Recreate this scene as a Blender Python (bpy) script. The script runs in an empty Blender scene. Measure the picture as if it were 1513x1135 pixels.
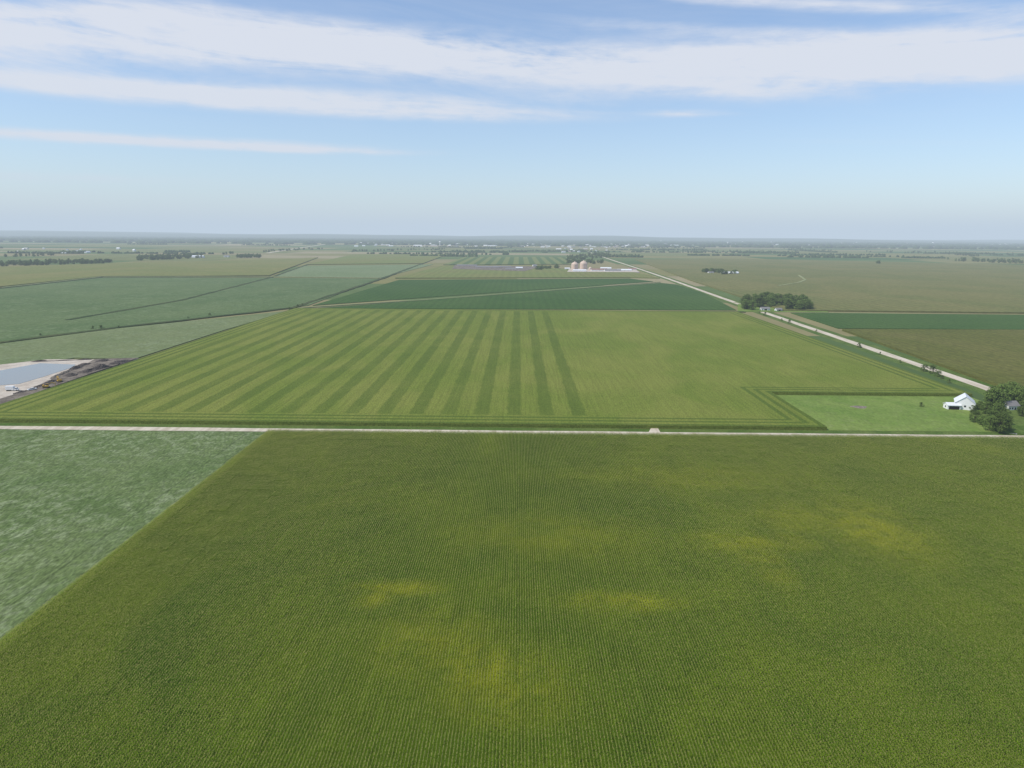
import bpy, bmesh, math, random
import numpy as np
from mathutils import Vector, Matrix
random.seed(7); rng=np.random.default_rng(7)
sc=bpy.context.scene
sc.view_settings.view_transform='Standard'
try: sc.view_settings.look='None'
except: pass
sc.view_settings.exposure=0

# ---------------- camera (drone, 110 m above the fields) ----------------
CAMZ=110.0; F=1050.0; PITCH=math.atan(220.5/F); ROLL=math.radians(0.42); YAW=math.radians(0.46)
R=(Matrix.Rotation(YAW,3,'Z')@Matrix.Rotation(math.pi/2-PITCH,3,'X')@Matrix.Rotation(ROLL,3,'Z'))
cd=bpy.data.cameras.new('camera'); cam=bpy.data.objects.new('camera',cd); sc.collection.objects.link(cam)
cam.matrix_world=Matrix.Translation((0,0,CAMZ))@R.to_4x4()
cd.sensor_width=36; cd.lens=F/1513*36; cd.clip_start=1; cd.clip_end=300000
sc.camera=cam
def D(u,v): return (R@Vector(((u-756.5)/F,-(v-567.5)/F,-1))).normalized()
def G(u,v,z=0.0):
    """survey: photo point -> position on the ground plane (metres)"""
    d=D(u,v); t=(z-CAMZ)/d.z
    return (d.x*t,d.y*t)

# ---------------- node helpers ----------------
class NT:
    def __init__(s,tree): s.t=tree; s.n=tree.nodes; s.l=tree.links
    def new(s,ty,**k):
        n=s.n.new(ty)
        for a,b in k.items(): setattr(n,a,b)
        return n
    def put(s,sock,v):
        if hasattr(v,'is_output') : s.l.new(v,sock)
        else: sock.default_value=v
    def m(s,op,a,b=None,c=None,clamp=False):
        n=s.new('ShaderNodeMath',operation=op,use_clamp=clamp)
        s.put(n.inputs[0],a)
        if b is not None: s.put(n.inputs[1],b)
        if c is not None: s.put(n.inputs[2],c)
        return n.outputs[0]
    def ramp(s,v,lo,hi,a=0.0,b=1.0,smooth=True):
        n=s.new('ShaderNodeMapRange',interpolation_type='SMOOTHSTEP' if smooth else 'LINEAR',clamp=True)
        s.put(n.inputs[0],v); n.inputs[1].default_value=lo; n.inputs[2].default_value=hi
        n.inputs[3].default_value=a; n.inputs[4].default_value=b
        return n.outputs[0]
    def mix(s,f,a,b,mode='MIX'):
        n=s.new('ShaderNodeMix',data_type='RGBA',blend_type=mode)
        s.put(n.inputs[0],f)
        for i,v in ((6,a),(7,b)):
            if isinstance(v,tuple): v=(v+(1,))[:4]
            s.put(n.inputs[i],v)
        return n.outputs[2]
    def noise(s,vec,scale=(1,1,1),detail=4,rough=.55,dist=0,off=(0,0,0)):
        mp=s.new('ShaderNodeMapping'); s.put(mp.inputs[0],vec)
        mp.inputs['Scale'].default_value=scale; mp.inputs['Location'].default_value=off
        n=s.new('ShaderNodeTexNoise'); s.l.new(mp.outputs[0],n.inputs['Vector'])
        n.inputs['Scale'].default_value=1; n.inputs['Detail'].default_value=detail
        n.inputs['Roughness'].default_value=rough; n.inputs['Distortion'].default_value=dist
        return n.outputs[0]
    def pos(s): return s.new('ShaderNodeNewGeometry').outputs['Position']
    def xyz(s,v):
        n=s.new('ShaderNodeSeparateXYZ'); s.put(n.inputs[0],v); return n.outputs
    def comb(s,x,y,z=0.0):
        n=s.new('ShaderNodeCombineXYZ')
        for i,v in enumerate((x,y,z)): s.put(n.inputs[i],v)
        return n.outputs[0]
def mat_new(name,rough=.8,spec=.2,metal=0):
    m=bpy.data.materials.new(name); m.use_nodes=True
    t=NT(m.node_tree); b=m.node_tree.nodes['Principled BSDF']
    b.inputs['Roughness'].default_value=rough; b.inputs['Metallic'].default_value=metal
    b.inputs['Specular IOR Level'].default_value=spec
    return m,t,b
def bump(t,b,h,strength,dist):
    n=t.new('ShaderNodeBump'); n.inputs['Strength'].default_value=strength; n.inputs['Distance'].default_value=dist
    t.put(n.inputs['Height'],h); t.l.new(n.outputs[0],b.inputs['Normal'])
def plain(name,col,rough=.7,spec=.3,var=.15,scale=1.0,metal=0):
    m,t,b=mat_new(name,rough,spec,metal)
    tc=t.new('ShaderNodeTexCoord').outputs['Object']
    n=t.noise(tc,(scale,)*3,5,.6)
    f=t.ramp(n,.3,.7,1-var,1+var*.6,False)
    t.l.new(t.mix(1.0,tuple(col),t.comb(f,f,f),'MULTIPLY'),b.inputs['Base Color'])
    return m
def crop(name,c1,c2,big=90,fine=1.2,fa=.3,pale=None,pamt=.5,lines=0,rowdir=0,psc=14,tracks=(),pd=1.6,pl=.46,ph=.70):
    m,t,b=mat_new(name,.9,.06)
    p=t.pos()
    n1=t.noise(p,(1/big,1/big/1.4,1),6,.6,.6)
    col=t.mix(t.ramp(n1,.35,.66),c1,c2)
    if pale:
        n2=t.noise(p,(1/psc,1/psc/1.5,1),7,.68,pd,(3,8,0))
        n3=t.noise(p,(1/70,1/70,1),3,.5,0,(9,1,0))
        f=t.m('MULTIPLY',t.ramp(n2,pl,ph),t.ramp(n3,.3,.62,.35,1.0))
        col=t.mix(t.m('MULTIPLY',f,pamt),col,pale)
    st=(1/fine,1/fine/3,1) if rowdir==0 else (1/fine/3,1/fine,1)
    nf=t.noise(p,st,3,.6)
    ng=t.noise(p,(1/6,1/9,1),4,.6)
    f=t.ramp(nf,.3,.7,1-fa,1+fa,False)
    g=t.ramp(ng,.3,.7,.9,1.1,False)
    f=t.m('MULTIPLY',f,g)
    if lines:
        x=t.xyz(p)[rowdir]
        s=t.m('SINE',t.m('MULTIPLY',x,6.2832/lines))
        f=t.m('MULTIPLY',f,t.ramp(s,-1,1,.94,1.05,False))
    for tx in tracks:
        dx=t.m('ABSOLUTE',t.m('SUBTRACT',t.xyz(p)[0],float(tx)))
        f=t.m('MULTIPLY',f,t.ramp(dx,.15,.6,.7,1))
    col=t.mix(1.0,col,t.comb(f,f,f),'MULTIPLY')
    t.l.new(col,b.inputs['Base Color'])
    bump(t,b,nf,.5,.5)
    return m

def link(o,parent=None):
    sc.collection.objects.link(o)
    if parent: o.parent=parent
    return o
def mesh_obj(name,verts,faces,mats,midx=None,parent=None,smooth=False,dolink=True):
    me=bpy.data.meshes.new(name); me.from_pydata([tuple(v) for v in verts],[],faces); 
    for m in (mats if isinstance(mats,(list,tuple)) else [mats]): me.materials.append(m)
    if midx is not None: me.polygons.foreach_set('material_index',np.array(midx,dtype=np.int32))
    if smooth: me.polygons.foreach_set('use_smooth',[True]*len(me.polygons))
    me.update()
    o=bpy.data.objects.new(name,me)
    if dolink: link(o,parent)
    return o
def quads_mesh(name,V,mats,midx=None):
    N=len(V); me=bpy.data.meshes.new(name)
    me.vertices.add(N*4); me.vertices.foreach_set('co',V.reshape(-1).astype(np.float32))
    me.loops.add(N*4); me.loops.foreach_set('vertex_index',np.arange(N*4,dtype=np.int32))
    me.polygons.add(N); me.polygons.foreach_set('loop_start',np.arange(0,N*4,4,dtype=np.int32))
    me.polygons.foreach_set('loop_total',np.full(N,4,dtype=np.int32))
    for m in mats: me.materials.append(m)
    if midx is not None: me.polygons.foreach_set('material_index',np.asarray(midx,dtype=np.int32))
    me.update(calc_edges=True); return me
SL=[0]
def slab(name,pts,top,mat,bottom=-.4,unique=True):
    if unique: SL[0]+=1; top=top+SL[0]*.013
    a=sum(pts[i][0]*pts[(i+1)%len(pts)][1]-pts[(i+1)%len(pts)][0]*pts[i][1] for i in range(len(pts)))
    if a<0: pts=pts[::-1]
    n=len(pts)
    v=[(x,y,top) for x,y in pts]+[(x,y,bottom) for x,y in pts]
    f=[list(range(n))]+[[i,i+n,(i+1)%n+n,(i+1)%n] for i in range(n)]
    return mesh_obj(name,v,f,mat)
def px(*uv,z=0): return [G(u,v,z) for u,v in uv]
def strip(name,pts,w,top,mat,bottom=-.2,seg=25,jit=0):
    P=[]
    for a,b in zip(pts[:-1],pts[1:]):
        a=Vector(a);b=Vector(b);k=max(1,int((b-a).length/seg))
        for i in range(k): P.append(a.lerp(b,i/k))
    P.append(Vector(pts[-1])); V=[];Fc=[]
    for i,p in enumerate(P):
        d=(P[min(i+1,len(P)-1)]-P[max(i-1,0)]).normalized(); nrm=Vector((-d.y,d.x))
        l=w/2+random.uniform(-jit,jit); r=w/2+random.uniform(-jit,jit)
        A=p+nrm*l; B=p-nrm*r
        V+=[(A.x,A.y,bottom),(A.x,A.y,top),(B.x,B.y,top),(B.x,B.y,bottom)]
        if i:
            o=4*i
            for k in range(3): Fc.append([o-4+k+1,o-4+k,o+k,o+k+1][::-1])
    return mesh_obj(name,V,Fc,mat)

# ---------------- materials ----------------
M_grass=crop('grass_verge',(.065,.115,.018),(.11,.15,.035),20,.8,.3)
M_grass2=crop('pasture_grass',(.125,.195,.036),(.165,.225,.050),30,1.2,.2,pale=(.20,.225,.09),pamt=.5,psc=6)
M_gravel,t,b=mat_new('gravel',.95,.1)
p=t.pos(); n=t.noise(p,(1/3,1/30,1),5,.6); n2=t.noise(p,(2,2,1),3,.6)
c=t.mix(t.ramp(n,.35,.65),(.44,.375,.28),(.60,.53,.42)); f=t.ramp(n2,.3,.7,.88,1.08,False)
t.l.new(t.mix(1.,c,t.comb(f,f,f),'MULTIPLY'),b.inputs['Base Color'])
M_soyF=crop('soy_leaves_near',(.088,.132,.040),(.115,.155,.054),40,.8,.42,pale=(.26,.30,.17),pamt=.65,psc=4,tracks=(-150.6,),pd=.5,pl=.44,ph=.68)
M_soyL1=crop('soy_leaves_pale',(.125,.162,.062),(.15,.18,.075),80,1.5,.2,pale=(.23,.27,.16),pamt=.55,psc=10)
M_soyL2=crop('soy_leaves_blue',(.080,.126,.042),(.105,.148,.054),160,2,.2,pale=(.18,.22,.11),pamt=.6,psc=18)
M_soyL3=crop('soy_leaves_grey',(.16,.20,.095),(.14,.185,.08),150,3,.2)
M_soyD=crop('soy_leaves_dark',(.038,.086,.014),(.054,.102,.020),220,2,.2,lines=12)
M_cornO=crop('corn_tassel_olive',(.180,.175,.055),(.15,.165,.045),200,3,.15,lines=25,rowdir=1)
M_cornR=crop('corn_tassel_right',(.160,.152,.050),(.128,.137,.040),150,3,.18,lines=18)
M_cornR3=crop('corn_tassel_brown',(.095,.104,.018),(.118,.116,.027),90,2,.25,lines=9)
M_cornG=crop('corn_green_far',(.145,.175,.045),(.165,.17,.05),180,3,.15,lines=20)
M_soil=crop('field_soil',(.03,.05,.008),(.045,.055,.012),30,1,.3)
M_dirt=crop('disturbed_dirt',(.12,.10,.08),(.22,.185,.145),9,.8,.35)
M_dark=crop('dark_soil_pile',(.050,.042,.038),(.12,.10,.085),7,.8,.4)
M_sand=crop('sand',(.42,.36,.29),(.52,.46,.38),12,.8,.12)
M_track=crop('farm_track',(.20,.24,.10),(.26,.26,.13),30,1,.2)
M_ditch=crop('ditch_grass',(.040,.065,.02),(.07,.085,.028),25,1,.3)
M_conc=plain('concrete',(.45,.43,.39),.9,.2,.12,.4)
M_white=plain('white_paint',(.78,.78,.76),.5,.3,.06,.3)
M_roofw=plain('white_metal_roof',(.72,.73,.74),.45,.4,.08,.5)
M_roofg=plain('grey_shingles',(.20,.19,.185),.8,.2,.15,1)
M_roofr=plain('red_brown_roof',(.26,.15,.12),.8,.2,.15,1)
M_openshade=plain('painted_interior_shade',(.02,.02,.02),.9,.1)  # near-black colour stands in for the shade inside open doorways
M_glass=plain('window_glass',(.04,.05,.06),.15,.5)
M_tan=plain('tan_steel',(.58,.44,.34),.5,.4,.1,.2)
M_bark=plain('bark',(.10,.075,.055),.95,.1,.3,3)
M_yel=plain('machine_yellow',(.55,.33,.04),.5,.4)
M_blk=plain('black_rubber',(.03,.03,.03),.85,.2)
M_steel=plain('steel',(.35,.35,.36),.5,.5,.1,1,.3)
def leafmat(name,c1,c2,c3):
    m,t,b=mat_new(name,.7,.12)
    tc=t.new('ShaderNodeTexCoord').outputs['Object']
    oi=t.new('ShaderNodeObjectInfo').outputs['Random']
    n=t.noise(tc,(.5,.5,.5),4,.6); n2=t.noise(tc,(3,3,3),2,.6)
    c=t.mix(t.ramp(n,.35,.65),c1,c2); c=t.mix(t.ramp(n2,.55,.8,0,.6),c,c3)
    f=t.ramp(oi,0,1,.7,1.3,False)
    t.l.new(t.mix(1.,c,t.comb(f,f,f),'MULTIPLY'),b.inputs['Base Color'])
    return m
M_leaf=leafmat('tree_leaves',(.075,.120,.024),(.115,.165,.036),(.17,.22,.06))

# ---------------- ground ----------------
def ground():
    xs=[-90000,-50000,-28000,-16000,-9000,-5000,-2800,-1500,-800,-400,-150,0,150,400,800,1500,2800,5000,9000,16000,28000,50000,90000]
    ys=[-20000,-6000,-2000,-600,-200,0,150,300,450,600,800,1100,1500,2100,3000,4500,7000,11000,18000,30000,50000,90000]
    V=[(x,y,0) for y in ys for x in xs]; nx=len(xs)
    Fc=[[j*nx+i,j*nx+i+1,(j+1)*nx+i+1,(j+1)*nx+i] for j in range(len(ys)-1) for i in range(nx-1)]
    m,t,b=mat_new('farmland_ground',.95,.05)
    p=t.pos(); X=t.xyz(p)
    jx=t.m('FLOOR',t.m('DIVIDE',X[1],402.0))
    wn0=t.new('ShaderNodeTexWhiteNoise',noise_dimensions='1D'); t.put(wn0.inputs['W'],jx)
    cx=t.m('FLOOR',t.m('ADD',t.m('DIVIDE',X[0],805.0),t.m('MULTIPLY',wn0.outputs[0],.9)))
    wn=t.new('ShaderNodeTexWhiteNoise',noise_dimensions='2D'); t.put(wn.inputs['Vector'],t.comb(cx,jx))
    cr=t.new('ShaderNodeValToRGB'); cr.color_ramp.interpolation='CONSTANT'; t.put(cr.inputs[0],wn.outputs[0])
    cols=[(.19,.18,.065),(.075,.12,.035),(.16,.165,.055),(.10,.145,.045),(.22,.195,.09),(.06,.11,.03),(.15,.165,.055),(.27,.235,.13)]
    e=cr.color_ramp.elements
    while len(e)<len(cols): e.new(.5)
    for i,c in enumerate(cols): e[i].position=i/len(cols)+(0.03 if i==len(cols)-1 else 0); e[i].color=c+(1,)
    n=t.noise(p,(1/150,1/150,1),6,.6); f=t.ramp(n,.3,.7,.85,1.12,False)
    t.l.new(t.mix(1.,cr.outputs[0],t.comb(f,f,f),'MULTIPLY'),b.inputs['Base Color'])
    mesh_obj('ground',V,Fc,m)
ground()

# ---------------- near fields and roads ----------------
CX0,CX1,CY0,CY1=-139.5,321.0,60.0,383.5
RY=389.5
slab('corn_field_soil',[(CX0,CY0),(CX1,CY0),(CX1,CY1),(CX0,CY1)],.10,M_soil)
slab('soybean_field',[(-900,-100),(CX0-.6,-100),(CX0-.6,CY1),(-900,CY1)],.75,M_soyF)
slab('grass_verge',[(-3000,384),(3000,384),(3000,400),(-3000,400)],.03,M_grass,unique=False)
strip('gravel_road',[(-3000,RY+1),(3000,RY-1)],6.8,.22,M_gravel,seg=30,jit=.35)
rr=[(333,-400),(335,200),(337,389)]+px((1455,573),(1250,503),(1085,447),(990,413),(940,396),(900,383),(866,371))
strip('grass_verge',rr,30,.045,M_grass,seg=40)
strip('gravel_road',rr,9.5,.30,M_gravel,seg=40,jit=.3)
# striped seed-corn field
FX0,FX1,FY0,FY1=-329,322,400.5,1045; NX,NY=180,494
m,t,b=mat_new('seed_corn_leaves',.9,.06)
p=t.pos(); X=t.xyz(p); x,y=X[0],X[1]
wob=t.m('MULTIPLY',t.m('SUBTRACT',t.noise(p,(1/6,1/14,1),4,.7),.5),4.0)
xw=t.m('ADD',x,wob)
d=t.m('MINIMUM',t.m('SUBTRACT',x,float(FX0)),t.m('SUBTRACT',float(FX1),x))
d=t.m('MINIMUM',d,t.m('SUBTRACT',float(FY1),y)); d=t.m('MINIMUM',d,t.m('SUBTRACT',y,float(FY0)))
d=t.m('MINIMUM',d,t.m('MAXIMUM',t.m('SUBTRACT',float(NX),x),t.m('SUBTRACT',y,float(NY))))
fr=t.m('ABSOLUTE',t.m('SUBTRACT',t.m('FRACT',t.m('DIVIDE',t.m('ADD',xw,332.0),20.0)),.5))
dark=t.m('SUBTRACT',1.0,t.ramp(fr,.17,.27))
dark=t.m('MULTIPLY',dark,t.m('LESS_THAN',x,52.0))
dark=t.m('MULTIPLY',dark,t.ramp(t.noise(p,(1/25,1/60,1),5,.7,0,(5,5,0)),.3,.65,.6,1))
inner=t.ramp(d,20,22)
n1=t.noise(p,(1/70,1/130,1),6,.62,.8)
light=t.mix(t.ramp(n1,.35,.66),(.130,.170,.024),(.170,.192,.036))
fl=t.noise(p,(1/1.6,1/60,1),4,.7); ff=t.ramp(fl,.3,.7,.84,1.12,False)
light=t.mix(1.,light,t.comb(ff,ff,ff),'MULTIPLY')
col=t.mix(t.m('MULTIPLY',t.m('MULTIPLY',dark,inner),.66),light,(.066,.104,.013))
hs=t.ramp(t.m('SINE',t.m('MULTIPLY',t.m('ADD',d,t.m('MULTIPLY',wob,.25)),6.2832/7.0)),-.2,.5)
head=t.m('MULTIPLY',t.m('SUBTRACT',1.0,inner),t.m('MULTIPLY',hs,.65))
col=t.mix(head,col,(.055,.095,.012))
nf=t.noise(p,(1/.8,1/1.6,1),3,.6); f=t.ramp(nf,.3,.7,.70,1.30,False)
col=t.mix(1.,col,t.comb(f,f,f),'MULTIPLY'); t.l.new(col,b.inputs['Base Color']); bump(t,b,nf,.6,.6)
slab('seed_corn_field',[(FX0,FY0),(NX,FY0),(NX,NY),(FX1,NY),(FX1,FY1),(FX0,FY1)],2.2,m,unique=False)
slab('pasture',[(NX+.3,400.3),(FX1-2,400.3),(FX1-2,NY-.3),(NX+.3,NY-.3)],.12,M_grass2)
slab('field_entrance',px((962,633),(972,633),(976,640),(958,640)),.26,M_gravel)
bx,by=G(1270,602)
slab('bare_earth',[(bx+5*math.cos(a)*(1+.3*math.sin(3*a)),by+4*math.sin(a)) for a in np.linspace(0,6.1,14)],.14,M_dirt)

# far fields (surveyed corners)
slab('soybean_field',px((0,545),(-300,600),(-600,560),(0,509),(175,486),(428,460),(330,489),(200,531),(110,530)),.7,M_soyL1)
slab('soybean_field',px((-700,560),(-700,470),(0,427),(150,411),(400,411),(560,412.5),(455,452),(172,484.5),(0,506.5)),.75,M_soyL2)
slab('soybean_field',px((402,409.5),(450,393),(640,391),(562,411)),.7,M_soyL3)
slab('corn_field',px((-500,440),(-500,410),(0,395),(200,389),(420,384),(470,381),(398,408),(300,409),(150,409.5),(0,425)),2.3,M_cornO)
slab('corn_field',px((455,391.5),(520,377),(662,376),(625,390)),2.3,M_cornG)
slab('soybean_field',px((470,456),(975,418.5),(1000,421),(1040,434),(1088,459)),.7,M_soyD)
slab('soybean_field',px((462,452),(590,414),(930,412),(965,416.5)),.7,M_soyD)
slab('corn_field',px((584,412),(652,394),(700,392),(935,403),(975,412),(930,411)),2.3,M_cornG)
slab('corn_field',px((1155,460),(1020,415),(938,384),(1100,383),(2100,405),(2100,480),(1513,464)),2.3,M_cornR)
slab('soybean_field',px((1168,463),(1513,466),(2100,480),(2100,510),(1513,488),(1238,486)),.75,M_soyD)
slab('corn_field',[G(1244,489),G(1513,490),G(2200,512),(1300,395),(356,395),(358,470)],2.2,M_cornR3)
slab('corn_field',[(356,384),(1300,384),(1300,-200),(352,-200)],2.2,M_cornR3)
m,t,b=mat_new('striped_far_corn',.85,.1); p=t.pos(); x=t.xyz(p)[0]
s=t.ramp(t.m('SINE',t.m('MULTIPLY',x,6.2832/42)),-.3,.3)
t.l.new(t.mix(s,(.15,.175,.05),(.075,.12,.03)),b.inputs['Base Color'])
slab('seed_corn_field',px((655,392),(688,380),(852,381),(852,391)),2.2,m)
strip('farm_track',px((440,456),(640,443),(760,434),(975,417.3)),6,1.3,M_track,jit=1)
strip('drainage_ditch',px((-200,530),(0,507.5),(172,485.2),(432,456),(565,412),(650,380)),9,1.3,M_ditch,jit=2)
strip('drainage_ditch',px((100,474),(270,444),(402,410),(455,391)),8,1.25,M_ditch,jit=1.5)
strip('farm_track',px((0,427),(150,410.5),(400,410),(560,412)),8,2.75,M_track,jit=1)
strip('grass_verge',px((432,457.6),(700,460),(1100,461.5)),12,1.0,M_ditch,jit=1)
strip('farm_track',px((1150,424),(1180,419),(1190,415),(1180,408)),6,3.0,M_track,jit=1)
strip('gravel_road',px((395,374),(440,367),(495,359)),22,.6,M_gravel)
strip('gravel_road',px((1085,447),(1150,461.3),(1300,463.5),(2000,478)),4,.5,M_track,jit=1)

# ---------------- instancing ----------------
def instancer(name,pts,rot,scl,idx,coll):
    me=bpy.data.meshes.new(name); me.vertices.add(len(pts))
    me.vertices.foreach_set('co',np.asarray(pts,dtype=np.float32).reshape(-1))
    a=me.attributes.new('rot','FLOAT','POINT'); a.data.foreach_set('value',np.asarray(rot,dtype=np.float32))
    a=me.attributes.new('scl','FLOAT_VECTOR','POINT'); a.data.foreach_set('vector',np.asarray(scl,dtype=np.float32).reshape(-1))
    a=me.attributes.new('idx','INT','POINT'); a.data.foreach_set('value',np.asarray(idx,dtype=np.int32))
    o=link(bpy.data.objects.new(name,me))
    g=bpy.data.node_groups.new(name+'_scatter','GeometryNodeTree')
    g.interface.new_socket('Geometry',in_out='INPUT',socket_type='NodeSocketGeometry')
    g.interface.new_socket('Geometry',in_out='OUTPUT',socket_type='NodeSocketGeometry')
    N=g.nodes; L=g.links
    gi=N.new('NodeGroupInput'); go=N.new('NodeGroupOutput')
    ip=N.new('GeometryNodeInstanceOnPoints'); ci=N.new('GeometryNodeCollectionInfo')
    ci.inputs['Collection'].default_value=coll; ci.inputs['Separate Children'].default_value=True; ci.inputs['Reset Children'].default_value=True
    def attr(nm,ty):
        n=N.new('GeometryNodeInputNamedAttribute'); n.data_type=ty; n.inputs['Name'].default_value=nm
        return [q for q in n.outputs if q.enabled and q.name=='Attribute'][0]
    cx=N.new('ShaderNodeCombineXYZ'); L.new(attr('rot','FLOAT'),cx.inputs[2])
    L.new(gi.outputs[0],ip.inputs['Points']); L.new(ci.outputs[0],ip.inputs['Instance'])
    ip.inputs['Pick Instance'].default_value=True
    L.new(attr('idx','INT'),ip.inputs['Instance Index']); L.new(cx.outputs[0],ip.inputs['Rotation'])
    L.new(attr('scl','FLOAT_VECTOR'),ip.inputs['Scale']); L.new(ip.outputs[0],go.inputs[0])
    md=o.modifiers.new('scatter','NODES'); md.node_group=g
    return o
# corn leaf material with yellow soil patches at field positions
m,t,b=mat_new('corn_leaves',.7,.05)
p=t.pos()
n1=t.noise(p,(1/42,1/50,1),6,.64,1.0)
col=t.mix(t.ramp(n1,.34,.66),(.082,.155,.006),(.150,.222,.009))
acc=None
wv=t.noise(p,(1/9,1/9,1),5,.7,.6)
for (u,v,ru,rv,amp) in [(590,868,18,4,1),(552,884,8,5,.9),(705,985,13,10,1),(745,1010,20,12,.7),(920,888,22,5,.9),(1110,800,30,8,.75),(1290,780,24,22,1),(1180,765,26,14,.6),(820,790,44,14,.45),(640,945,22,14,.6),(1130,830,9,14,.7),(1020,705,70,14,.35)]:
    gx,gy=G(u,v,2)
    mp=t.new('ShaderNodeMapping'); t.put(mp.inputs[0],p); mp.vector_type='TEXTURE'
    mp.inputs['Location'].default_value=(gx,gy,0); mp.inputs['Scale'].default_value=(ru,rv*1.6,1e4)
    ln=t.new('ShaderNodeVectorMath',operation='LENGTH'); t.put(ln.inputs[0],mp.outputs[0])
    g=t.ramp(ln.outputs['Value'],0,1.25,amp,0)
    acc=g if acc is None else t.m('MAXIMUM',acc,g)
acc=t.m('MULTIPLY',acc,t.ramp(wv,.38,.58,.15,1))
col=t.mix(t.m('MULTIPLY',acc,.9),col,(.36,.38,.012))
edge=t.ramp(t.xyz(p)[0],CX0+3,CX0+6,.6,0); col=t.mix(edge,col,(.24,.32,.03))
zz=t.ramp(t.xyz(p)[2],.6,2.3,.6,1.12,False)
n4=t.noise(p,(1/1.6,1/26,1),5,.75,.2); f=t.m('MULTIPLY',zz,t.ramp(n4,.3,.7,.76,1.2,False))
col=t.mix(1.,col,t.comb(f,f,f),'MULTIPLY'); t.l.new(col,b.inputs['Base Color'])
M_corn=m
M_tas,t,b=mat_new('corn_tassel',.85,.05); b.inputs['Base Color'].default_value=(.40,.37,.12,1)
TW=6.08; TL=6.0
ccorn=bpy.data.collections.new('corn_plants')
def corn_tile(k):
    r=np.random.default_rng(100+k); Q=[];MI=[]
    for row in range(8):
        x0=-TW/2+.38+row*.76
        y0=-TL/2+r.uniform(0,.2)
        while y0<TL/2:
            px_=x0+r.normal(0,.04); py_=y0+r.normal(0,.03); H=r.uniform(1.9,2.4)
            base=r.normal(0,.55)
            for j in range(7):
                z=.8+(H-1.0)*j/6; a=base+(math.pi if j%2 else 0)+r.normal(0,.35)
                Ln=r.uniform(.5,.78)*(1 if j<5 else .8-.15*(j-5)); w=r.uniform(.048,.062)
                rise=r.uniform(.16,.32); ca,sa=math.cos(a),math.sin(a)
                pr=[]
                for s,(o,h,ww) in enumerate(((0,0,.6),(.55,rise,1),(1.0,-.02,.25))):
                    cx=px_+ca*o*Ln; cy=py_+sa*o*Ln; cz=z+h*Ln
                    pr.append(((cx-sa*w*ww,cy+ca*w*ww,cz),(cx+sa*w*ww,cy-ca*w*ww,cz)))
                for s in range(2):
                    Q.append((pr[s][0],pr[s][1],pr[s+1][1],pr[s+1][0])); MI.append(0)
            for j in range(2):
                a=r.uniform(0,6.28); dx=math.cos(a)*.14;dy=math.sin(a)*.14;w=.022
                Q.append(((px_-w,py_,H-.15),(px_+w,py_,H-.15),(px_+dx+w,py_+dy,H+.2),(px_+dx-w,py_+dy,H+.2))); MI.append(1)
            y0+=.2
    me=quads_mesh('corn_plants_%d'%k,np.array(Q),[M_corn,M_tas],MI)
    ccorn.objects.link(bpy.data.objects.new('corn_plants_%d'%k,me))
for k in range(6): corn_tile(k)
P=[];Ro=[];S=[];I=[]
nx=int((CX1-CX0)/TW); ny=int((CY1-CY0)/TL)
for i in range(nx):
    for j in range(ny):
        P.append((CX0+TW*(i+.5),CY1-TL*(j+.5),.08)); Ro.append(random.choice((0,math.pi)))
        S.append((1,1,random.uniform(.94,1.06))); I.append(random.randrange(6))
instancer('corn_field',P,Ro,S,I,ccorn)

# ---------------- trees ----------------
def tube(Q,a,b,ra,rb,n=6):
    a=Vector(a);b=Vector(b);d=(b-a).normalized(); u=d.orthogonal().normalized(); w=d.cross(u)
    for i in range(n):
        t0=2*math.pi*i/n;t1=2*math.pi*(i+1)/n
        e0=u*math.cos(t0)+w*math.sin(t0); e1=u*math.cos(t1)+w*math.sin(t1)
        Q.append((tuple(a+e0*ra),tuple(a+e1*ra),tuple(b+e1*rb),tuple(b+e0*rb)))
def tree_mesh(name,seed,H=12,W=9,clumps=50,per=56,ls=.6,base=.16,mat=None):
    r=random.Random(seed); Q=[]
    tube(Q,(0,0,-.2),(.1,.1,H*.35),H*.032,H*.022); tube(Q,(.1,.1,H*.35),(r.uniform(-.4,.4),r.uniform(-.4,.4),H*.8),H*.022,H*.007)
    C=[]
    for i in range(clumps):
        a=r.uniform(0,6.28); zf=r.uniform(base,1)
        prof=math.sin(math.pi*min(1,max(0.05,(zf-base)/(1-base)*.86+.12)))**.6
        rad=W/2*prof*math.sqrt(r.uniform(.1,1))*r.uniform(.8,1.12)
        C.append((rad*math.cos(a),rad*math.sin(a),zf*H*.95))
    for i in range(9):
        c=r.choice(C); s=H*r.uniform(.2,.5); tube(Q,(.1,.1,s),(c[0]*.8,c[1]*.8,max(c[2],s+.5)*.95),H*.012,H*.004,5)
    nb=len(Q)
    for c in C:
        cr=W*r.uniform(.11,.20)
        for k in range(per):
            v=Vector((r.gauss(0,1),r.gauss(0,1),r.gauss(0,1))).normalized()*cr*r.uniform(.55,1.1)
            v.z*=.75; o=Vector(c)+v
            nrm=(v.normalized()+Vector((r.gauss(0,.5),r.gauss(0,.5),r.gauss(0.3,.5)))).normalized()
            u=nrm.orthogonal().normalized(); u.rotate(Matrix.Rotation(r.uniform(0,6.28),3,nrm)); w=nrm.cross(u)
            s=ls*r.uniform(.6,1.3)
            Q.append(tuple(tuple(o+u*a_*s+w*b_*s*.7) for a_,b_ in ((-.5,-.2),(.1,-.5),(.5,.2),(-.1,.5))))
    return quads_mesh(name,np.array(Q),[M_bark,mat or M_leaf],[0]*nb+[1]*(len(Q)-nb))
TM=[tree_mesh('tree_a',1),tree_mesh('tree_b',2,12,10.5),tree_mesh('tree_c',3,12,8,42),tree_mesh('tree_d',4,12,9.5,52,base=.1)]
SH=tree_mesh('shrub_mesh',9,4,5,20,40,.35,.1)
ctree=bpy.data.collections.new('tree_models')
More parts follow.
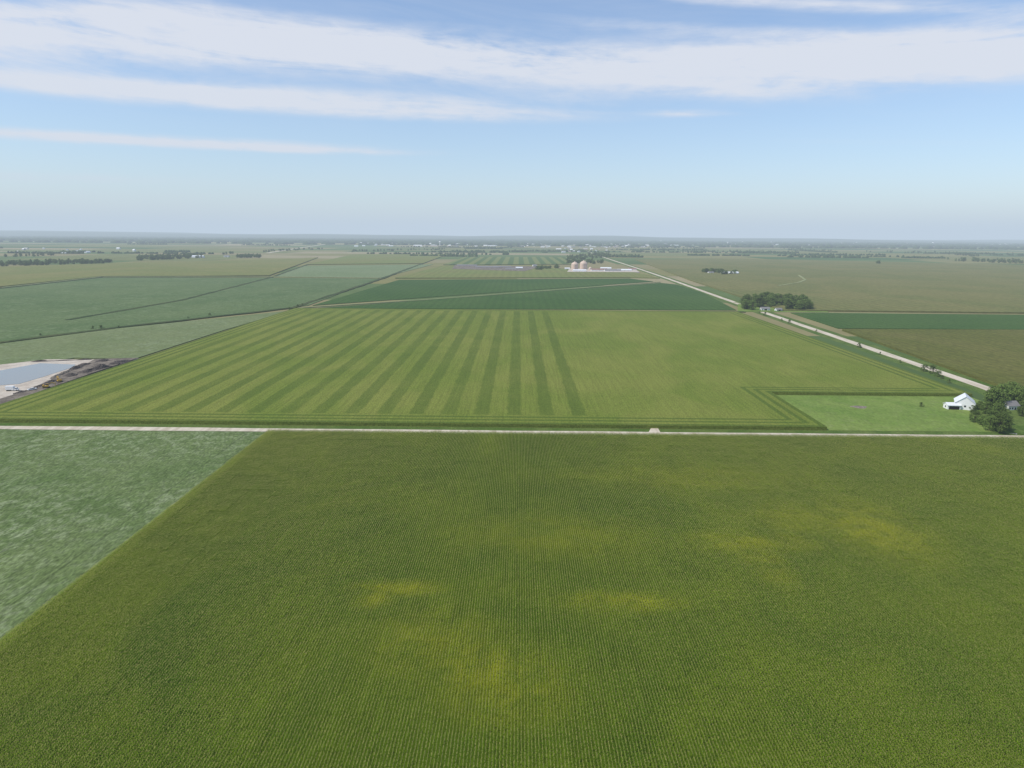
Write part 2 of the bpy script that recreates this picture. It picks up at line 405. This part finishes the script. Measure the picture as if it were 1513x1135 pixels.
for i,me in enumerate(TM): ctree.objects.link(bpy.data.objects.new('tree_model_%d'%i,me))
def tree(x,y,h,name='deciduous_tree',w=1.0,k=None):
    me=TM[random.randrange(4) if k is None else k]
    o=bpy.data.objects.new(name,me); o.location=(x,y,0); s=h/12; o.scale=(s*w,s*w,s); o.rotation_euler=(0,0,random.uniform(0,6.28)); link(o); return o
def shrub(x,y,h):
    o=bpy.data.objects.new('shrub',SH); o.location=(x,y,0); s=h/4; o.scale=(s,s,s); o.rotation_euler=(0,0,random.uniform(0,6.28)); link(o)
for u,v,h,w in [(1463,604,14,1.0),(1476,640,12,1.2),(1462,636,9,1.2),(1440,624,7,1.2),(1450,628,6,1.2),(1502,598,13,1.2),(1488,594,12,1),(1512,602,14,1),(1530,610,13,1.1),(1456,612,8,1.1),(1470,604,14,1.2),(1545,600,14,1),(1437,610,5,1.2),(1484,636,8,1.1),(1475,620,10,1.2),(1510,616,9,1.2),(1447,606,6,1.2),(1480,598,14,1.1),(1466,596,12,1.1),(1494,592,13,1.2),(1482,628,8,1.3),(1485,617,6,1.3),(1468,626,9,1.2)]:
    x,y=G(u,v); tree(x,y,h,w=w)
x,y=G(1361,601); shrub(x,y,3)
for u,v,h in [(1365,549,6),(1378,552,7),(1386,557,5),(1392,560,3),(1269,513,4),(1271,514,3),(1166,478,5),(1130,466,5),(1122,463,3),(1155,474,3),(1206,490,2.5),(1300,524,2.5),(1330,536,2.5),(1402,566,3)]:
    x,y=G(u,v); shrub(x,y,h)
for u,v,h in [(137,487,4),(150,487,5),(176,485,3),(278,471,3),(60,497,3),(310,467,4),(440,455,5),(447,452,4),(428,458,4)]:
    x,y=G(u,v); shrub(x,y,h)
PL=[]
for i in range(120):
    u=random.uniform(1098,1196); v=random.uniform(446,460)
    if u>1150 and v<449: continue
    if 1112<u<1160 and v>455: continue
    PL.append(G(u,v)+(0,))
instancer('farmstead_woodlot',PL,[random.uniform(0,6) for _ in PL],[(random.uniform(1.2,1.7),)*2+(random.uniform(1.0,1.6),) for _ in PL],[random.randrange(4) for _ in PL],ctree)
slab('lawn',px((1090,461),(1090,450),(1200,452),(1225,462)),.6,M_grass2)
def treerow(boxes,name='distant_tree_row',hs=(.8,1.3)):
    PL=[]
    for u0,v0,u1,v1,n,dv in boxes:
        for i in range(n):
            s=random.random(); u=u0+(u1-u0)*s; v=v0+(v1-v0)*s+random.uniform(-dv,dv)
            if v<349.5: continue
            PL.append(G(u,v)+(0,))
    instancer(name,PL,[random.uniform(0,6) for _ in PL],[(random.uniform(1.0,1.7),)*2+(random.uniform(*hs),) for _ in PL],[random.randrange(4) for _ in PL],ctree)
treerow([(8,392,165,388,120,2),(-80,395,10,392,60,2),(203,383,300,379,150,2.5),(350,380,386,380,50,1.5),(85,375,112,374,20,.8),(330,376,345,375,8,.6),
 (1038,403,1068,404,26,1),(1060,407,1092,405,10,.6),(838,383,900,378,80,3),(868,374,905,380,30,2),(905,380,945,379,25,1),(790,400,825,396,16,1),(838,389,890,389,45,1.5),(1120,365,1240,372,40,1),(1295,390,1300,390,4,.5),
 (1400,384,1513,388,70,2),(1280,372,1500,377,40,1.5),(960,370,1180,374,30,1.5),(520,372,660,369,50,1),(0,380,90,377,20,1),(390,372,480,368,30,1),(1410,376,1450,380,30,1)])
def blobs(name,n,gen,mat):
    bm=bmesh.new(); bmesh.ops.create_icosphere(bm,subdivisions=1,radius=1); bv=np.array([v.co[:] for v in bm.verts]); bf=np.array([[v.index for v in f.verts] for f in bm.faces]); bm.free()
    nv=len(bv); V=np.zeros((n,nv,3)); 
    for i in range(n):
        x,y,sx,sy,sz=gen(i)
        V[i]=bv*(1+rng.normal(0,.14,(nv,1)))*[sx,sy,sz]+[x,y,sz*.35]
    Fa=(bf[None]+np.arange(n)[:,None,None]*nv).reshape(-1,3)
    me=bpy.data.meshes.new(name); me.vertices.add(n*nv); me.vertices.foreach_set('co',V.reshape(-1).astype(np.float32))
    k=len(Fa); me.loops.add(k*3); me.loops.foreach_set('vertex_index',Fa.reshape(-1).astype(np.int32))
    me.polygons.add(k); me.polygons.foreach_set('loop_start',np.arange(0,k*3,3,dtype=np.int32)); me.polygons.foreach_set('loop_total',np.full(k,3,dtype=np.int32))
    me.materials.append(mat); me.update(calc_edges=True); link(bpy.data.objects.new(name,me))
M_wood=crop('far_woodland_leaves',(.03,.055,.015),(.05,.08,.02),60,6,.4)
def gw(i):
    while True:
        dd=random.choice((7400,8600,9500,10500,11500,13000,15000))*random.uniform(.985,1.015)
        a=random.uniform(-.85,.85); x=dd*math.tan(a*.95)
        s=math.sin(x/900+dd*.37)+math.sin(x/370+dd)+.6*math.sin(x/2100+dd*.1)
        if dd<8000 and s<1.0: continue
        if dd<10000 and x>0 and s<.6: continue
        if s>-.6 : break
    w=random.uniform(20,60)*dd/9000
    return x,dd,w,w*.7,random.uniform(10,19)
blobs('distant_woodland',9000,gw,M_wood)
def gr(i):
    k=i//60; r=random.Random(k*13+5); y=r.uniform(3600,6800); x=r.uniform(-1,1)*y*.85; L=r.uniform(60,400)
    if r.random()<.75: X=x+random.uniform(-L,L); Y=y+random.uniform(-12,12)
    else: X=x+random.uniform(-12,12); Y=y+random.uniform(-L,L)
    w=random.uniform(5,11)
    return X,Y,w,w,random.uniform(5,10)
blobs('distant_shelterbelt',2700,gr,M_wood)
def hills():
    V=[];Fc=[];xs=np.linspace(-30000,30000,241)
    prof=[(15500,0),(17500,.75),(19500,1),(24000,.9),(30000,0)]
    for (yy,k) in prof:
        for x in xs:
            h=62+26*math.sin(x/3100+1)+14*math.sin(x/1100)+7*math.sin(x/430+2)+5*random.random()
            h+=max(0,min(50,-x/180)); h=max(h,10)
            V.append((x,yy,h*k-1))
    n=len(xs)
    for j in range(len(prof)-1):
        for i in range(n-1): Fc.append([j*n+i,j*n+i+1,(j+1)*n+i+1,(j+1)*n+i])
    mesh_obj('distant_hills',V,Fc,M_wood)
hills()

# ---------------- buildings ----------------
def boxq(Q,MI,c,s,mi=0,rz=0,ry=0):
    Rm=Matrix.Rotation(rz,3,'Z')@Matrix.Rotation(ry,3,'Y')
    P=[Vector(c)+Rm@Vector((sx*s[0]/2,sy*s[1]/2,sz*s[2]/2)) for sx in(-1,1) for sy in(-1,1) for sz in(-1,1)]
    for f in ((0,1,3,2),(4,6,7,5),(0,4,5,1),(2,3,7,6),(0,2,6,4),(1,5,7,3)): Q.append(tuple(tuple(P[i]) for i in f)); MI.append(mi)
def part(name,Q,mat,parent,MI=None):
    me=quads_mesh(name,np.array(Q),mat if isinstance(mat,list) else [mat],MI); o=bpy.data.objects.new(name,me); link(o,parent); return o
def building(name,x,y,rot,L,W,H,RH,mw,mr,door=None,win=3,z=0):
    e=bpy.data.objects.new(name,None); link(e); e.location=(x,y,z); e.rotation_euler=(0,0,rot)
    v=[(-L/2,-W/2,-.3),(L/2,-W/2,-.3),(L/2,W/2,-.3),(-L/2,W/2,-.3),(-L/2,-W/2,H),(L/2,-W/2,H),(L/2,W/2,H),(-L/2,W/2,H),(-L/2,0,H+RH),(L/2,0,H+RH)]
    mesh_obj('walls',v,[[0,1,5,4],[2,3,7,6],[1,2,6,9,5],[3,0,4,8,7]],mw,parent=e)
    Q=[];MI=[];ang=math.atan2(RH,W/2);sl=math.hypot(RH,W/2)+.5;o=.45
    for sg in(-1,1):
        a=(-L/2-o,0,H+RH+.08);b_=(L/2+o,0,H+RH+.08)
        dy=sg*math.cos(ang)*sl;dz=-math.sin(ang)*sl
        c_=(L/2+o,dy,H+RH+.08+dz);d_=(-L/2-o,dy,H+RH+.08+dz)
        Q.append((a,b_,c_,d_)); up=.18
        Q.append(tuple((q[0],q[1],q[2]+up) for q in (a,b_,c_,d_)))
        Q.append((c_,d_,(d_[0],d_[1],d_[2]+up),(c_[0],c_[1],c_[2]+up)))
        Q.append((b_,c_,(c_[0],c_[1],c_[2]+up),(b_[0],b_[1],b_[2]+up)))
        Q.append((a,d_,(d_[0],d_[1],d_[2]+up),(a[0],a[1],a[2]+up)))
    part('roof',Q,mr,e)
    Q=[];MI=[]
    for i in range(win):
        xx=-L/2+L*(i+.5)/win
        if door is not None and abs(xx-door[0])<door[1]/2+.8: continue
        for sg in (-1,1): boxq(Q,MI,(xx,sg*(W/2+.02),1.6),(1.1,.08,1.2))
    for sg in (-1,1): boxq(Q,MI,(sg*(L/2+.02),0,H*.55),(.08,1.2,1.2))
    part('windows',Q,M_glass,e)
    if door:
        Q=[];MI=[]; boxq(Q,MI,(door[0],-W/2-.03,door[2]/2),(door[1],.1,door[2])); part('door',Q,M_openshade,e)  # flat panel on a solid wall, interior shade painted in its colour
    return e
x,y=G(1424,603); building('white_barn',x,y,math.radians(62),13,11,4.6,4.2,M_white,M_roofw,door=(2,3.5,3.6),win=3)
x,y=G(1406,604); building('open_shed',x,y,math.radians(-5),8,6,2.9,1.2,M_white,M_roofw,door=(0,6.5,2.3),win=0)
x,y=G(1491,605); building('farm_house',x,y,math.radians(10),8,7,3.2,2.4,M_white,M_roofg,door=(1,1,2.1),win=4)
strip('driveway',px((1497,642),(1500,633),(1511,626),(1508,616)),3.5,.35,M_conc,seg=4)
slab('farmyard',px((1470,640),(1440,605),(1500,600),(1560,605),(1560,645)),.13,M_grass)
for u,v,r_,L,W,H,mr in [(1130,459,0,13,8,3.3,M_roofg),(1150,460,.1,9,7,3,M_roofg),
    (1073,405.5,0,30,12,5,M_roofw),(1086,405.5,.2,18,12,5,M_roofw),(1050,404.5,.1,16,10,4,M_roofg)]:
    x,y=G(u,v); building('farm_building',x,y,r_,L,W,H,H*.6,M_white,mr,door=(0,4,2.8),win=4)
def bin_(u,v,rad,h):
    x,y=G(u,v); e=bpy.data.objects.new('grain_bin',None); link(e); e.location=(x,y,0)
    n=32; 
    prof=[(rad,-.3)]
    k=14
    for i in range(k): prof+= [(rad,h*i/k+.05),(rad*1.012,h*(i+.5)/k)]
    prof+=[(rad,h)]
    def rev(nm,prof,mat):
        V=[];Fc=[]
        for (r_,z) in prof:
            for i in range(n): a=2*math.pi*i/n; V.append((r_*math.cos(a),r_*math.sin(a),z))
        for j in range(len(prof)-1):
            for i in range(n): Fc.append([j*n+i,j*n+(i+1)%n,(j+1)*n+(i+1)%n,(j+1)*n+i])
        mesh_obj(nm,V,Fc,mat,parent=e,smooth=True)
    rev('wall',prof,M_tan)
    rev('roof',[(rad*1.04,h-.1),(rad*.85,h+rad*.28),(rad*.55,h+rad*.52),(rad*.2,h+rad*.66),(rad*.12,h+rad*.68),(rad*.12,h+rad*.8),(.01,h+rad*.85)],M_tan)
    Q=[];MI=[]; boxq(Q,MI,(0,-rad-.4,h/2),(.8,.3,h)); part('ladder',Q,M_steel,e)
bin_(849,400,11,20); bin_(862,399,12,21); bin_(872,401,5,10)
for (u,v,L,W,H,mw,mr,rz) in [(856,402.5,40,12,6,M_white,M_roofw,0),(885,401.5,50,16,6,M_white,M_roofr,.05),(905,402,50,16,5,M_white,M_roofg,.05),(922,401.5,45,14,5,M_white,M_roofw,.05),(934,400,25,14,5,M_white,M_roofr,0),(895,398.5,35,12,5,M_white,M_roofw,0),(838,399,16,10,5,M_white,M_roofw,0),
    (690,394,70,14,4,M_conc,M_roofg,0),(720,396.5,80,14,4,M_conc,M_roofg,0),(742,396,60,14,4,M_conc,M_roofg,0),(755,399,35,14,4,M_white,M_roofg,0),(767,398,22,12,5,M_white,M_roofw,.2),(790,394,14,12,5,M_white,M_roofg,.2),(800,397,14,12,4,M_white,M_roofg,.2),
    (293,381,50,20,6,M_white,M_roofw,0),(335,380,22,15,5,M_white,M_roofg,0),(372,378,20,14,5,M_white,M_roofg,0),(95,375,25,14,5,M_white,M_roofw,0)]:
    x,y=G(u,v); building('farm_building',x,y,rz,L,W,H,W*.22,mw,mr,door=(0,4,3.2),win=8)
slab('feedlot_yard',px((668,398.5),(672,393),(800,395),(775,402)),2.6,M_dirt)
slab('farmyard',px((838,403),(842,398),(938,399),(945,403.5)),2.55,M_sand)
Q=[];MI=[]
def town(n,u0,u1,v0,v1,big):
    for i in range(n):
        u=random.uniform(u0,u1); v=random.uniform(v0,v1); x,y=G(u,v)
        L=random.uniform(10,big)*(1 if random.random()<.8 else 1.8); W=random.uniform(8,22); H=random.uniform(4,9); rz=random.choice((0,math.pi/2,.2))
        mi=random.choice((0,0,1,2,3)); boxq(Q,MI,(x,y,H/2),(L,W,H),mi if mi!=3 else 0,rz)
        Rz=Matrix.Rotation(rz,3,'Z'); rm=random.choice((0,0,1,3))
        for sg in(-1,1):
            Q.append(tuple(tuple(Vector((x,y,0))+Rz@Vector(q)) for q in ((-L/2,0,H+W*.22),(L/2,0,H+W*.22),(L/2,sg*W/2,H+.01),(-L/2,sg*W/2,H+.01)))); MI.append(rm)
town(80,520,770,358,365,45); town(160,760,960,356,366,55); town(200,960,1500,355,363,65); town(12,0,200,368,374,25); town(80,1330,1513,357,363,70); town(30,820,900,362,374,25)
me=quads_mesh('distant_town',np.array(Q),[M_white,M_conc,M_tan,M_roofg],MI); link(bpy.data.objects.new('distant_town',me))
def storage_dome(u,v,r_):
    x,y=G(u,v); V=[];Fc=[];n=20;k=8
    for j in range(k+1):
        a=math.pi/2*j/k
        for i in range(n): b_=2*math.pi*i/n; V.append((x+r_*math.cos(a)*math.cos(b_)+.01,y+r_*math.cos(a)*math.sin(b_),r_*.9*math.sin(a)))
    for j in range(k):
        for i in range(n): Fc.append([j*n+i,j*n+(i+1)%n,(j+1)*n+(i+1)%n,(j+1)*n+i])
    mesh_obj('storage_dome',V,Fc,M_white,smooth=True)
storage_dome(1378,360,28); storage_dome(1345,360.5,16)
def water_tower(u,v,h):
    x,y=G(u,v); e=bpy.data.objects.new('water_tower',None); link(e); e.location=(x,y,0)
    Q=[]; tube(Q,(0,0,-1),(0,0,h),4,2.2,12); tube(Q,(0,0,h),(0,0,h+5),2.2,10,16); tube(Q,(0,0,h+5),(0,0,h+11),10,10,16); tube(Q,(0,0,h+11),(0,0,h+16),10,.5,16)
    part('tank_and_stem',Q,M_white,e)
water_tower(650,363,28); water_tower(1075,362,24)

# ---------------- pond & earthworks ----------------
m,t,b=mat_new('pond_water',.12,.5)
b.inputs['Base Color'].default_value=(.17,.18,.17,1); nz=t.noise(t.pos(),(1/3,1/3,1),4,.6); bump(t,b,nz,.15,.15)
slab('sand_bank',px((0,541),(-60,548),(-300,590),(-330,640),(-60,625),(0,600),(60,578),(150,547),(205,531),(130,533),(70,533)),.9,M_sand)
slab('pond_water',px((0,550),(-150,562),(-160,590),(0,572),(28,570),(62,560),(108,545),(112,541),(60,539)),1.02,m,bottom=.5)
def mound(name,pts,w,h,mat,seed=0):
    r=random.Random(seed); P=[Vector(q) for q in pts]; V=[];Fc=[];path=[]
    for a,b_ in zip(P[:-1],P[1:]):
        k=max(2,int((b_-a).length/1.6))
        for i in range(k): path.append(a.lerp(b_,i/k))
    path.append(P[-1]); nc=13
    for i,p_ in enumerate(path):
        d_=(path[min(i+1,len(path)-1)]-path[max(i-1,0)]).normalized(); nn=Vector((-d_.y,d_.x))
        en=min(1,min(i,len(path)-1-i)/5)
        hh=h*(.55+.45*math.sin(i*.41+seed)*math.sin(i*.13+1))*en+.1
        for c_ in range(nc):
            s=c_/(nc-1)*2-1; z=hh*(1-abs(s)**1.6)*(1+r.uniform(-.22,.22)); q=p_+nn*(s*w/2*(1+.15*math.sin(i*.7)))
            V.append((q.x+r.uniform(-.3,.3),q.y+r.uniform(-.3,.3),.85+z))
    for i in range(len(path)-1):
        for c_ in range(nc-1): Fc.append([i*nc+c_,i*nc+c_+1,(i+1)*nc+c_+1,(i+1)*nc+c_])
    mesh_obj(name,V,Fc,mat)
slab('bare_earth',px((-40,605),(40,580),(70,566),(120,545),(140,533),(204,531),(150,549),(62,580),(-20,612)),1.15,M_dirt)
mound('soil_pile',px((95,560),(135,550),(190,534)),11,3.4,M_dark,1)
mound('soil_pile',px((100,552),(125,541),(165,533.5)),9,2.6,M_dark,4)
mound('soil_pile',px((20,586),(60,573),(92,561)),7,1.8,M_dark,7)
mound('soil_pile',px((70,566),(85,558),(108,548)),6,2.0,M_dirt,9)
mound('soil_pile',px((40,537),(90,535),(140,533)),5,1.4,M_dark,12)
def excavator(u,v,rot):
    x,y=G(u,v); e=bpy.data.objects.new('excavator',None); link(e); e.location=(x,y,1.2); e.rotation_euler=(0,0,rot)
    Q=[];MI=[]
    for s in(-1,1):
        boxq(Q,MI,(0,s*1.2,.45),(3.4,.55,.7)); boxq(Q,MI,(1.85,s*1.2,.5),(.5,.55,.5),0,0,.6); boxq(Q,MI,(-1.85,s*1.2,.5),(.5,.55,.5),0,0,-.6)
    part('tracks',Q,M_blk,e)
    Q=[];MI=[]; boxq(Q,MI,(-.4,0,1.4),(3.4,2.5,.9)); boxq(Q,MI,(-1.7,0,1.75),(1.1,2.5,1.3)); part('body',Q,M_yel,e)
    Q=[];MI=[]; boxq(Q,MI,(.6,.75,2.3),(1.4,.95,1.3),0); boxq(Q,MI,(.6,.75,2.99),(1.5,1.0,.1),1); part('cab',Q,[M_glass,M_yel],e,MI)
    Q=[];MI=[]; boxq(Q,MI,(2.3,-.2,2.9),(3.2,.4,.5),0,0,-.75); boxq(Q,MI,(4.4,-.2,3.6),(2.4,.38,.45),0,0,.35); boxq(Q,MI,(5.6,-.2,2.1),(.35,.3,2.6),0,0,.1); part('boom',Q,M_yel,e)
    Q=[];MI=[]; boxq(Q,MI,(5.5,-.2,.7),(.9,1.0,.7),0,0,.4); part('bucket',Q,M_steel,e)
excavator(69,576,.4); excavator(88,567,2.4)
def box_truck(u,v,rot):
    x,y=G(u,v); e=bpy.data.objects.new('white_truck',None); link(e); e.location=(x,y,1.15); e.rotation_euler=(0,0,rot)
    Q=[];MI=[]; boxq(Q,MI,(-1,0,2.2),(5.2,2.4,2.5)); part('cargo_box',Q,M_white,e)
    Q=[];MI=[]; boxq(Q,MI,(2.6,0,1.55),(1.7,2.2,1.7),0); boxq(Q,MI,(3.9,0,1.1),(1.0,2.1,.9),0); boxq(Q,MI,(3.47,0,1.95),(.06,1.9,.7),1,0,-.25); boxq(Q,MI,(2.8,1.12,1.95),(.9,.05,.6),1); boxq(Q,MI,(2.8,-1.12,1.95),(.9,.05,.6),1); part('cab',Q,[M_white,M_glass],e,MI)
    Q=[]
    for xx in(-2.6,-1.4,3.6):
        for s in(-1,1): tube(Q,(xx,s*.8,.5),(xx,s*1.15,.5),.5,.5,14); tube(Q,(xx,s*1.15,.5),(xx,s*1.16,.5),.5,.05,14)
    part('wheels',Q,M_blk,e)
box_truck(18,580,.15)
def pickup(u,v,rot):
    x,y=G(u,v); e=bpy.data.objects.new('pickup_truck',None); link(e); e.location=(x,y,1.15); e.rotation_euler=(0,0,rot)
    Q=[];MI=[]; boxq(Q,MI,(0,0,.85),(5.4,1.9,.6)); boxq(Q,MI,(.3,0,1.4),(2.0,1.75,.55),1); boxq(Q,MI,(.2,0,1.71),(1.6,1.6,.08)); boxq(Q,MI,(-1.7,.9,1.25),(1.9,.08,.25)); boxq(Q,MI,(-1.7,-.9,1.25),(1.9,.08,.25)); part('body',Q,[M_white,M_glass],e,MI)
    Q=[]
    for xx in(-1.7,1.7):
        for s in(-1,1): tube(Q,(xx,s*.75,.4),(xx,s*.98,.4),.4,.4,12); tube(Q,(xx,s*.98,.4),(xx,s*.99,.4),.4,.05,12)
    part('wheels',Q,M_blk,e)
pickup(48,579,1.0)

# ---------------- haze volume, airlight put in as its own glow ----------------
HZ=13500.0
m=bpy.data.materials.new('glowing_haze'); m.use_nodes=True; tr=m.node_tree; tr.nodes.clear()
o=tr.nodes.new('ShaderNodeOutputMaterial'); ab=tr.nodes.new('ShaderNodeVolumeAbsorption'); em=tr.nodes.new('ShaderNodeEmission'); ad=tr.nodes.new('ShaderNodeAddShader')
ab.inputs['Color'].default_value=(0,0,0,1); ab.inputs['Density'].default_value=1/HZ
em.inputs['Color'].default_value=(.53,.635,.75,1); em.inputs['Strength'].default_value=1/HZ  # emission replaces scattered light, so the air itself glows
tr.links.new(ab.outputs[0],ad.inputs[0]); tr.links.new(em.outputs[0],ad.inputs[1]); tr.links.new(ad.outputs[0],o.inputs['Volume'])
bm=bmesh.new(); bmesh.ops.create_cube(bm,size=1); me=bpy.data.meshes.new('emissive_haze')
for v in bm.verts: v.co=Vector((v.co.x*185000,v.co.y*110000+30000,v.co.z*820+390))
bm.to_mesh(me); bm.free(); me.materials.append(m); link(bpy.data.objects.new('emissive_haze',me))

# ---------------- sun + sky ----------------
EL=math.radians(50); AZ=math.radians(250)
sd=Vector((math.cos(EL)*math.sin(AZ),math.cos(EL)*math.cos(AZ),math.sin(EL)))
sl=bpy.data.lights.new('sun','SUN'); sl.energy=4.2; sl.angle=math.radians(.5); sl.color=(1,.95,.86)
so=bpy.data.objects.new('sun',sl); link(so); so.rotation_euler=sd.to_track_quat('Z','Y').to_euler(); so.location=(0,0,500)
w=bpy.data.worlds.new('World'); sc.world=w; w.use_nodes=True
t=NT(w.node_tree); bg=w.node_tree.nodes['Background']
sky=t.new('ShaderNodeTexSky',sky_type='NISHITA'); sky.sun_disc=False; sky.sun_elevation=EL; sky.sun_rotation=AZ; sky.air_density=1.0; sky.dust_density=.5; sky.ozone_density=1.5
ST=.15; bg.inputs['Strength'].default_value=ST
dv=t.new('ShaderNodeTexCoord').outputs['Generated']; X=t.xyz(dv)
az=t.m('ARCTAN2',X[0],X[1]); el=t.m('ARCSINE',X[2])
def azel(u,v): d=D(u,v); return math.atan2(d.x,d.y),math.asin(d.z)
acc=None
for u,v,hu,hv,k,am in [(200,66,580,38,.05,1.1),(700,92,500,34,.09,1.05),(330,142,450,18,.05,1.15),(640,168,300,12,.03,.7),(170,205,330,9,.045,1.1),(430,221,190,6,.03,1.0),
        (1250,92,400,30,-.02,.9),(1400,58,340,30,-.10,.95),(1480,92,260,26,-.05,.6),(1050,45,300,12,.04,.4),(1020,168,55,5,.0,.6),(60,22,260,22,.0,.5),(1200,6,420,12,.03,.75),(60,262,300,10,.03,.4),(1080,130,150,15,.05,.5),(1300,210,400,8,.01,.15)]:
    a0,e0=azel(u,v); a1,_=azel(u+10,v); _,e1=azel(u,v+10); sa=abs(a1-a0)/10*hu; pe=abs(e0-e1)/10; se=pe*hv
    aK,eK=azel(u+100,v+100*k); slope=(eK-e0)/(aK-a0)
    da=t.m('SUBTRACT',az,a0); de=t.m('SUBTRACT',t.m('SUBTRACT',el,e0),t.m('MULTIPLY',da,slope))
    da=t.m('DIVIDE',da,sa); de=t.m('DIVIDE',de,se)
    q=t.m('ADD',t.m('MULTIPLY',da,da),t.m('MULTIPLY',de,de))
    g=t.m('MULTIPLY',t.m('EXPONENT',t.m('MULTIPLY',q,-1.0)),am)
    acc=g if acc is None else t.m('ADD',acc,g)
vn=t.comb(az,t.m('ADD',el,t.m('MULTIPLY',az,.05)),0.0)
nA=t.noise(vn,(3.0,24,1),6,.62,.7); nB=t.noise(vn,(9,90,1),5,.65,.5,(4,2,0)); nC=t.noise(vn,(24,70,1),4,.6,.3,(1,7,0))
tex=t.m('ADD',t.m('MULTIPLY',nA,1.3),t.m('ADD',t.m('MULTIPLY',nB,.4),t.m('MULTIPLY',nC,.5)))
al=t.m('MULTIPLY',acc,t.ramp(tex,.74,1.38,.25,1.3,False))
al=t.ramp(al,.03,1.0,0,.92)
wide=t.m('MULTIPLY',t.ramp(nA,.35,.75),t.ramp(el,.09,.22,0,.15))
al=t.m('MAXIMUM',al,wide)
skyc=t.mix(1.0,sky.outputs[0],(.88,.95,1.06),'MULTIPLY')
t.l.new(t.mix(al,skyc,(5.15,5.3,5.8)),bg.inputs['Color'])
